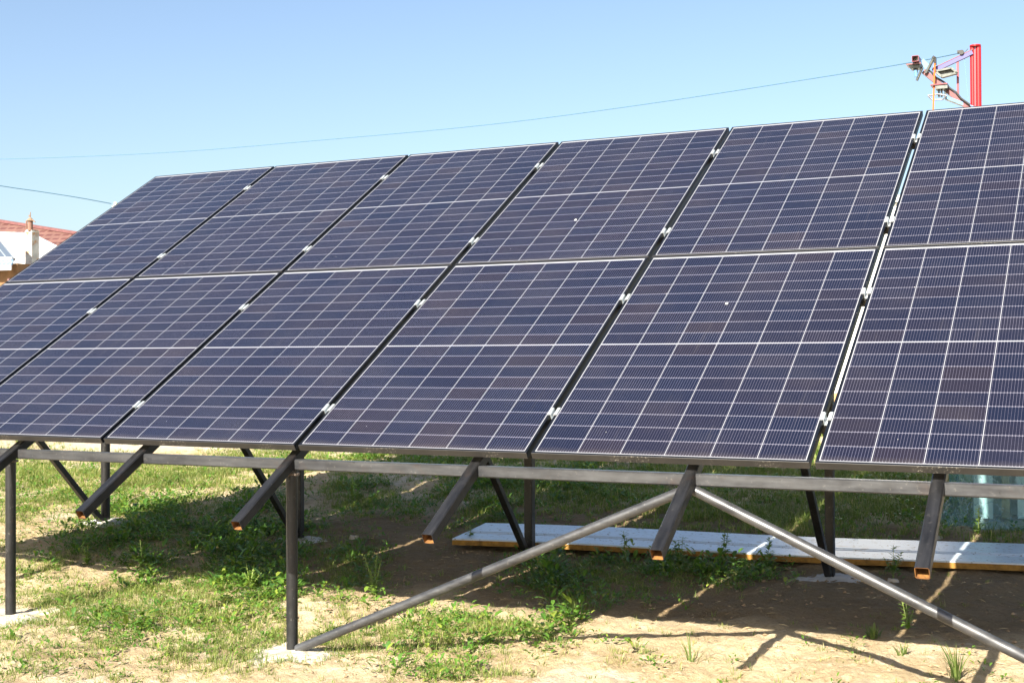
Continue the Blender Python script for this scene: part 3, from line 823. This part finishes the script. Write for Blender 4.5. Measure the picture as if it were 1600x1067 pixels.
# ------------------------------------------------------------------ ground cover
PATCH = [(-1.49,3.6,0.82,0.22,-1.38,1.38,0.55,0.3),(-2.9,4.49,0.65,0.19,-1.04,0.98,0.5,0.2),(-1.37,4.35,0.78,0.23,-0.82,0.9,0.6,0.3),(-0.88,4.84,0.73,0.22,-0.57,0.7,0.55,0.3),(-1.06,5.78,0.68,0.15,-0.37,0.49,0.4,0.2),(0.71,2.46,0.54,0.41,-0.69,0.8,0.35,1.1),(0.03,2.81,0.42,0.16,-0.4,0.44,0.3,1.0),(1.19,2.72,0.35,0.13,-0.84,1.11,0.35,1.0),(0.92,1.65,0.29,0.22,-0.33,0.35,0.4,0.9),(2.27,2.1,0.23,0.09,-0.5,0.74,0.3,0.3),(2.4,1.49,0.21,0.08,-0.46,0.64,0.4,0.4),(0.87,4.47,0.29,0.16,-0.73,1.12,0.5,0.6),(0.58,5.93,0.82,0.17,-0.37,0.63,0.6,0.6),(1.99,4.69,0.42,0.1,-0.63,1.23,0.4,0.8),(2.61,5.15,0.63,0.15,-0.51,1.2,0.5,0.6),(1.85,3.68,0.29,0.08,-0.27,0.45,0.2,0.4),(3.8,5.43,0.75,0.18,-0.29,0.96,1.0,0.3),(4.7,4.94,0.67,0.17,-0.25,1.15,1.0,0.3),(4.01,4.26,0.44,0.12,-0.21,0.68,0.8,0.2),(5.11,5.9,0.34,0.08,-0.28,1.75,1.0,0.3),(5.48,4.09,0.35,0.1,-0.06,0.36,0.5,0.3),(6.13,3.97,0.22,0.06,-0.02,0.29,0.5,0.4),(4.02,2.13,0.38,0.15,-0.23,0.55,0.5,1.0),(4.47,2.52,0.28,0.11,-0.14,0.44,0.4,1.0),(4.82,2.66,0.17,0.06,-0.09,0.34,0.3,0.6),(4.18,1.47,0.19,0.08,-0.12,0.28,0.2,0.3),(3.61,2.4,0.22,0.09,-0.17,0.37,0.3,0.8),(2.21,1.32,0.23,0.09,-0.54,0.7,0.6,1.1),(2.25,0.36,0.56,0.23,-0.64,0.7,1.0,0.35),(2.28,-0.23,0.28,0.13,-0.4,0.39,0.7,0.2),(1.65,0.62,0.27,0.11,-0.31,0.32,0.6,0.3),(3.0,-0.03,0.36,0.15,-0.24,0.29,0.9,0.2),(2.43,1.93,0.23,0.09,-0.48,0.72,0.4,0.4),(3.68,0.38,0.31,0.13,-0.16,0.26,0.9,0.2),(3.87,0.59,0.25,0.11,-0.22,0.39,1.0,0.4),(4.2,0.6,0.19,0.08,-0.16,0.32,1.0,0.3),(3.21,0.75,0.18,0.07,-0.32,0.49,0.5,0.2),(4.19,0.01,0.3,0.13,-0.08,0.13,0.6,0.2),(2.65,-0.77,0.2,0.09,-0.1,0.09,0.4,0.2),(4.35,0.93,0.09,0.04,-0.1,0.24,0.2,0.9),(4.84,0.5,0.1,0.04,-0.06,0.15,0.4,0.1),(0.81,1.0,0.21,0.11,-0.33,0.31,0.7,0.3),(1.79,1.25,0.43,0.17,-0.33,0.39,0.7,0.4),(-1.01,2.46,0.2,0.07,-1.51,1.37,0.3,0.1),(-4.78,6.27,0.32,0.08,-0.34,0.32,0.1,0.1)]
def density(x, y):
    g = np.zeros_like(x); w = np.zeros_like(x)
    for cx, cy, a0, a1, b0, b1, dg, dw in PATCH:
        det = a0*b1-a1*b0; dx = x-cx; dy = y-cy
        u = (dx*b1-dy*b0)/det; v_ = (dy*a0-dx*a1)/det
        k = np.exp(-((u*u+v_*v_)**1.5)*.7)
        g = np.maximum(g, k*dg); w = np.maximum(w, k*dw)
    far = sm(6, 7.5, y)*.3; g = np.maximum(g, far)
    mod = .35+1.1*sm(.35, .62, .6*vnoise(x*2.6, y*2.6, 31)+.4*vnoise(x*7.5, y*7.5, 32))
    back = sm(3.6, 4.6, y)*sm(2.2, 3.6, x)*sm(7.6, 6.6, x)*.9+sm(5.0, 5.8, y)*sm(-.3, 1.2, x)*.5
    g = np.maximum(g, back*1.1)*1.35; w = np.maximum(w, back*.35)
    front = sm(1.5, .8, y)*sm(3.6, 4.4, x)
    w = w+front*.030*(vnoise(x*2.2, y*2.2, 61) > .45)
    return np.clip(g*mod+.010+front*.022, 0, 1), np.clip(w*(.3+1.1*sm(.3, .6, vnoise(x*3.3+9, y*3.3, 33))), 0, 1)
def blocked(x, y):             # where the board, the footings or the stack lie
    dx = x-A.x; dy = y-A.y; s_ = dx*ax.x+dy*ax.y; t = dx*ay.x+dy*ay.y
    b_ = (s_ > -.02) & (s_ < Lb) & (t > -.01) & (t < Wb+.01)
    for fx, fy, r in ((3.43, -.01, .13), (1.56, .04, .17), (.02, 2.36, .12), (6.3, 4.62, .45)):
        b_ |= (x-fx)**2+(y-fy)**2 < r*r
    return b_
def scatter(n, which, x0, x1, y0, y1):
    x = rng.uniform(x0, x1, n); y = rng.uniform(y0, y1, n)
    d = density(x, y)[which]
    k = (rng.random(n) < d) & ~blocked(x, y)
    return x[k], y[k], d[k]
def blades(cx, cy, dens, per, hmin, hmax, spread, width):
    N = len(cx)*per
    x = np.repeat(cx, per); y = np.repeat(cy, per); d = np.repeat(dens, per)
    tuft = np.repeat(rng.random(len(cx)), per)
    a = rng.uniform(0, 2*np.pi, N); rr = spread*np.sqrt(rng.random(N))
    bx = x+rr*np.cos(a)*.6; by = y+rr*np.sin(a)*.6
    bz_ = H(bx, by)-.004
    h = (hmin+(hmax-hmin)*rng.random(N)**1.6)*(.55+.6*tuft)*(.7+.4*d)
    lean = rng.uniform(.25, 1.15, N)*h; az = a+rng.normal(0, .6, N)
    lx = np.cos(az); ly = np.sin(az); wx = -ly*width*.5; wy = lx*width*.5
    w = rng.uniform(.6, 1.3, N)
    V = np.zeros((N, 5, 3))
    V[:, 0] = np.stack([bx-wx*w, by-wy*w, bz_], 1); V[:, 1] = np.stack([bx+wx*w, by+wy*w, bz_], 1)
    m1 = np.stack([bx+lx*lean*.35, by+ly*lean*.35, bz_+h*.62], 1)
    V[:, 2] = m1+np.stack([wx*w*.8, wy*w*.8, np.zeros(N)], 1); V[:, 3] = m1-np.stack([wx*w*.8, wy*w*.8, np.zeros(N)], 1)
    V[:, 4] = np.stack([bx+lx*lean, by+ly*lean, bz_+h*rng.uniform(.75, 1, N)], 1)
    b0 = np.arange(N)[:, None]*5
    F = np.concatenate([b0+np.array([[0, 1, 2]]), b0+np.array([[0, 2, 3]]), b0+np.array([[3, 2, 4]])], 0)
    return V.reshape(-1, 3), F
def leaves(cx, cy, dens, per, size, hgt):
    """low rosettes of pointed oval leaves: each leaf folded along its midrib"""
    N = len(cx)*per
    x = np.repeat(cx, per); y = np.repeat(cy, per)
    sc_ = np.repeat(rng.uniform(.55, 1.25, len(cx)), per)*(.8+.4*np.repeat(dens, per))
    a = rng.uniform(0, 2*np.pi, N); L = size*sc_*rng.uniform(.6, 1.25, N); W = L*rng.uniform(.30, .52, N)
    st0 = rng.uniform(.005, .05, N)*sc_; el = rng.uniform(.0, 1.0, N)
    lx = np.cos(a); ly = np.sin(a)
    bx = x+lx*st0; by = y+ly*st0; bz_ = H(x, y)+hgt*sc_*rng.random(N)**1.3
    dz = np.sin(el); dh = np.cos(el)
    def P(t, s_, drop): 
        return np.stack([bx+lx*L*t*dh-ly*W*s_*.5, by+ly*L*t*dh+lx*W*s_*.5, bz_+L*t*dz-L*drop+W*abs(s_)*.18], 1)
    V = np.stack([P(0, 0, 0), P(.35, 1, .0), P(.42, 0, .0), P(.35, -1, .0), P(.78, .75, .08), P(.8, 0, .06), P(.78, -.75, .08), P(1.05, 0, .2)], 1)
    b0 = np.arange(N)[:, None]*8
    T = [(0, 2, 1), (0, 3, 2), (1, 2, 5), (1, 5, 4), (3, 5, 2), (3, 6, 5), (4, 5, 7), (5, 6, 7)]
    F = np.concatenate([b0+np.array([t]) for t in T], 0)
    return V.reshape(-1, 3), F
def join(L):
    V = []; F = []; o_ = 0
    for v_, f_ in L: V.append(v_); F.append(f_+o_); o_ += len(v_)
    return np.concatenate(V), np.concatenate(F)
parts = []
x, y, d = scatter(42000, 0, -2.2, 7.6, -1.2, 3.2); parts.append(blades(x, y, d, 15, .012, .060, .040, .0028))
x, y, d = scatter(52000, 0, -6.5, 7.6, 3.2, 7.8); parts.append(blades(x, y, d, 12, .02, .085, .05, .0042))
x, y, d = scatter(9000, 0, -13, 9, 7.0, 14); parts.append(blades(x, y, d, 9, .03, .10, .09, .008))
V, F = join(parts)
gr = np_mesh('grass', V, F, [M_GRASS], False)
tag(gr, 'short patchy grass growing out of the sandy soil', 'grass', kind='stuff')
parts = []
x, y, d = scatter(17000, 1, -2.2, 7.6, -1.2, 3.3); parts.append(leaves(x, y, d, 12, .032, .055))
x, y, d = scatter(2200, 1, -2.2, 7.6, -.6, 3.3); parts.append(leaves(x, y, d, 9, .055, .085))
x, y, d = scatter(17000, 1, -6.5, 7.6, 3.3, 7.8); parts.append(leaves(x, y, d, 9, .045, .065))
V, F = join(parts)
wd = np_mesh('weeds', V, F, [M_WEED], False)
tag(wd, 'low broad-leaved weeds spreading in dense dark green patches', 'weeds', kind='stuff')

# dry litter: straw and little clods
N = 2600; x = rng.uniform(-2, 7.4, N); y = rng.uniform(-1, 6.5, N); k = ~blocked(x, y); x = x[k]; y = y[k]; N = len(x)
L = rng.uniform(.006, .034, N); a = rng.uniform(0, np.pi, N); z = H(x, y)
dx = np.cos(a)*L; dy = np.sin(a)*L; w = .0012
V = np.stack([np.stack([x-dx, y-dy, H(x-dx, y-dy)+.004], 1), np.stack([x, y+w, z+.007+L*.1], 1), np.stack([x+dx, y+dy, H(x+dx, y+dy)+.004], 1), np.stack([x, y-w*2, z+.004+L*.1], 1)], 1).reshape(-1, 3)
F = np.arange(N*4).reshape(-1, 4)
tag(np_mesh('dry_straw', V, F, [M_STRAW], False), 'scattered bits of dry straw on the bare soil', 'straw', kind='stuff')
N = 38000; x = rng.uniform(-2, 7.4, N); y = rng.uniform(-1.2, 6.5, N); k = (~blocked(x, y)) & (vnoise(x*1.6, y*1.6, 51) > rng.random(N)*.9+.1); x = x[k]; y = y[k]; N = len(x)
r = .0018+.012*rng.random(N)**7; z = H(x, y)
dirs = np.array([(1, 0, 0), (0, 1, 0), (-1, 0, 0), (0, -1, 0), (0, 0, .8), (0, 0, -.6)], float)
V = np.stack([x, y, z+r*.3], 1)[:, None]+dirs[None]*r[:, None, None]*rng.uniform(.6, 1.3, (N, 6, 1))
T = [(0, 1, 4), (1, 2, 4), (2, 3, 4), (3, 0, 4), (1, 0, 5), (2, 1, 5), (3, 2, 5), (0, 3, 5)]
F = np.concatenate([np.arange(N)[:, None]*6+np.array([t]) for t in T], 0)
N2 = 900; x = rng.uniform(-2, 7.4, N2); y = rng.uniform(-1.2, 4.5, N2); k = (~blocked(x, y)) & (vnoise(x*1.3+5, y*1.3, 52) > .5); x = x[k]; y = y[k]; N2 = len(x)
r = .006+.016*rng.random(N2)**3; z = H(x, y)
V2 = np.stack([x, y, z+r*.1], 1)[:, None]+dirs[None]*r[:, None, None]*rng.uniform(.55, 1.35, (N2, 6, 1))
F2 = np.concatenate([np.arange(N2)[:, None]*6+np.array([t]) for t in T], 0)
V, F = join([(V.reshape(-1, 3), F), (V2.reshape(-1, 3), F2)])
tag(np_mesh('soil_clods', V.reshape(-1, 3), F, [plain('clod_soil', (.27, .19, .115), .95, 0, .4, 5, 0)], False), 'small crumbs of soil and grit scattered over the sand', 'soil clods', kind='stuff')

# ------------------------------------------------------------------ single weeds that stand out
def weed(x, y, h, nst, leaf, label, name='leafy_weed', spread=.35, mat=None, top=False):
    g0 = float(H(x, y)); r_ = empty(name, (x, y, g0), label, 'weed' if 'grass' not in name else 'grass tuft', 'single weeds standing out of the ground')
    sm_ = MB(); Lf = MB()
    for k in range(nst):
        az = random.uniform(0, 2*math.pi); ln = spread*random.uniform(.2, 1); hh = h*random.uniform(.6, 1.0) if k else h
        P = [Vector((x, y, g0-.01))]
        for q in range(1, 6):
            t = q/5; P.append(Vector((x+math.cos(az)*ln*hh*t**1.4, y+math.sin(az)*ln*hh*t**1.4, g0+hh*t)))
        for p, q in zip(P[:-1], P[1:]): sm_.tube(p, q, .0017, 5)
        nl = max(4, int(hh/.016))
        for j in range(nl):
            t = (.25 if top else .1)+(.9 if not top else .75)*j/nl; t = min(t, .999); i0 = int(t*5); fr_ = t*5-i0; c = P[i0].lerp(P[i0+1], fr_)
            for s_ in range(2):
                a = az+j*2.4+s_*math.pi+random.uniform(-.5, .5); L_ = leaf*random.uniform(.6, 1.15)*(1.1-.5*t); W_ = L_*random.uniform(.35, .5)
                e = random.uniform(.0, .8); d = Vector((math.cos(a)*math.cos(e), math.sin(a)*math.cos(e), math.sin(e))); n_ = Vector((-math.sin(a), math.cos(a), 0))
                b0 = c; m1 = c+d*L_*.5; tip = c+d*L_-Vector((0, 0, L_*.15))
                l1 = m1+n_*W_*.5+Vector((0, 0, W_*.12)); l2 = m1-n_*W_*.5+Vector((0, 0, W_*.12))
                i_ = len(Lf.v); Lf.v += [tuple(b0), tuple(l1), tuple(m1), tuple(l2), tuple(tip)]
                for fc in ((0, 2, 1), (0, 3, 2), (1, 2, 4), (2, 3, 4)): Lf.f.append(tuple(i_+z_ for z_ in fc)); Lf.m.append(0)
    sm_.build('stem', M_STEM, r_); Lf.build('foliage', mat or M_WEED, r_)
def tuft(x, y, h, n, label):
    g0 = float(H(x, y)); b = MB()
    for k in range(n):
        a = random.uniform(0, 2*math.pi); hh = h*random.uniform(.45, 1); ln = hh*random.uniform(.1, .8); w_ = .0062*random.uniform(.6, 1.3)
        l = Vector((math.cos(a), math.sin(a), 0)); n_ = Vector((-math.sin(a), math.cos(a), 0)); i_ = len(b.v); c = Vector((x, y, g0-.005))+l*.035*random.random()
        seg = 5
        for q in range(seg+1):
            t = q/seg; p = c+l*ln*(.35*t+.65*t**2)+Vector((0, 0, hh*(t-.25*t*t*(ln/hh)*1.6))); ww = w_*(1-t**2)*.5+.0002
            b.v += [tuple(p-n_*ww), tuple(p+n_*ww)]
        for q in range(seg): b.f.append((i_+2*q, i_+2*q+1, i_+2*q+3, i_+2*q+2)); b.m.append(0)
    o = b.build('grass_tuft', M_TUFT); o.data.transform(Matrix.Translation((-x, -y, -g0))); o.location = (x, y, g0)
    tag(o, label, 'grass tuft', 'single weeds standing out of the ground')
M_TUFT = leaf_material('tall_grass_blade', (.07, .12, .03), (.17, .22, .06), None, .35, .45)
M_LIME = leaf_material('bright_weed_leaf', (.12, .22, .03), (.20, .30, .05), None, .4, .45)
weed(3.145, 1.133, .23, 5, .048, 'tall thin leafy weed at the shadow edge right of the front post', spread=.25, mat=M_LIME)
weed(1.261, 3.779, .24, 4, .06, 'upright bright green weed in the shade behind the front post', spread=.1, mat=M_LIME)
weed(1.20, 3.95, .12, 4, .05, 'bushy weed right beside the upright bright green weed', spread=.5)
weed(4.07, 2.50, 0.22, 2, 0.064, 'slim weed standing against the white board, left of the long rafter', spread=.1, top=True)
weed(4.44, 2.42, 0.22, 4, 0.064, 'many stemmed weed in front of the white board under the middle rafter', spread=.4, top=True)
weed(4.66, 2.56, 0.24, 3, 0.064, 'slender weed before the white board just right of the middle rafter', spread=.2, top=True)
weed(4.88, 2.72, 0.20, 2, 0.064, 'small weed beside the sunlit stripe on the white board', spread=.2, top=True)
weed(3.67, 2.40, 0.15, 4, 0.064, 'low weed at the white board below the long pipe brace', spread=.5, top=True)
weed(2.86, 2.78, 0.20, 2, 0.054, 'thin weed growing up against the left end of the white board', spread=.15, top=True)
weed(5.60, 2.74, 0.18, 5, 0.057, 'dark leafy weed before the board, left of the rightmost rafter end', spread=.6, top=True)
weed(5.87, 1.486, 0.15, 4, 0.051, 'small weed in the narrow light stripe below the right pipe brace', spread=.5, mat=M_LIME)
weed(5.93, 3.98, 0.20, 3, 0.051, 'sunlit weed at the foot of the plastic wrapped stack', spread=.2, mat=M_LIME)
weed(4.403, .88, .05, 6, .036, 'low leafy rosette on the sand at the shadow edge in the middle', spread=1.2, mat=M_LIME)
weed(2.40, 1.02, .15, 7, .045, 'large sunlit bushy weed just left of the front post', spread=.8, mat=M_LIME)
weed(.93, 1.28, .14, 5, .05, 'leafy weed at the left, sunlit against the dark weed patch', spread=.6, mat=M_LIME)
weed(1.25, 1.42, .16, 2, .04, 'slim upright weed beside the dark weed patch at the left', spread=.15, mat=M_LIME)
tuft(6.18, .72, .19, 34, 'large grass tuft at the bottom right below the pipe brace')
tuft(5.11, .56, .17, 10, 'sparse grass tuft on the bare bright sand in the middle right')
tuft(4.342, 1.14, .20, 14, 'tall bright grass tuft at the shadow edge in the middle')
tuft(5.75, 1.27, .08, 40, 'low grass clump at the lower end of the right light stripe')
tuft(5.92, 1.02, .09, 18, 'small spreading grass tuft left of the large bottom right tuft')
# flat stones
def stone(x, y, r, label):
    g0 = float(H(x, y)); b = MB(); n = 9; rr = [r*random.uniform(.7, 1.15) for _ in range(n)]
    lo = [(x+q*math.cos(2*math.pi*k/n), y+.6*q*math.sin(2*math.pi*k/n), g0-.01) for k, q in enumerate(rr)]
    hi = [(x+.8*q*math.cos(2*math.pi*k/n), y+.5*q*math.sin(2*math.pi*k/n), g0+r*.4+random.uniform(-.004, .004)) for k, q in enumerate(rr)]
    for k in range(n): b.quad([lo[k], lo[(k+1) % n], hi[(k+1) % n], hi[k]])
    b.quad(hi); o = b.build('stone', M_STONE); o.data.transform(Matrix.Translation((-x, -y, -g0))); o.location = (x, y, g0)
    tag(o, label, 'stone', 'loose stones')
M_STONE = plain('pale_stone', (.42, .38, .33), .9, 0, .2, 20, .3)
stone(5.68, 3.85, .055, 'flat pale stone beside the foot of the plastic wrapped stack')
stone(5.62, 2.62, .035, 'small pale stone below the white board by the rightmost rafter end')
stone(1.98, 2.72, .045, 'flat grey stone on bare shaded soil right of the front post')
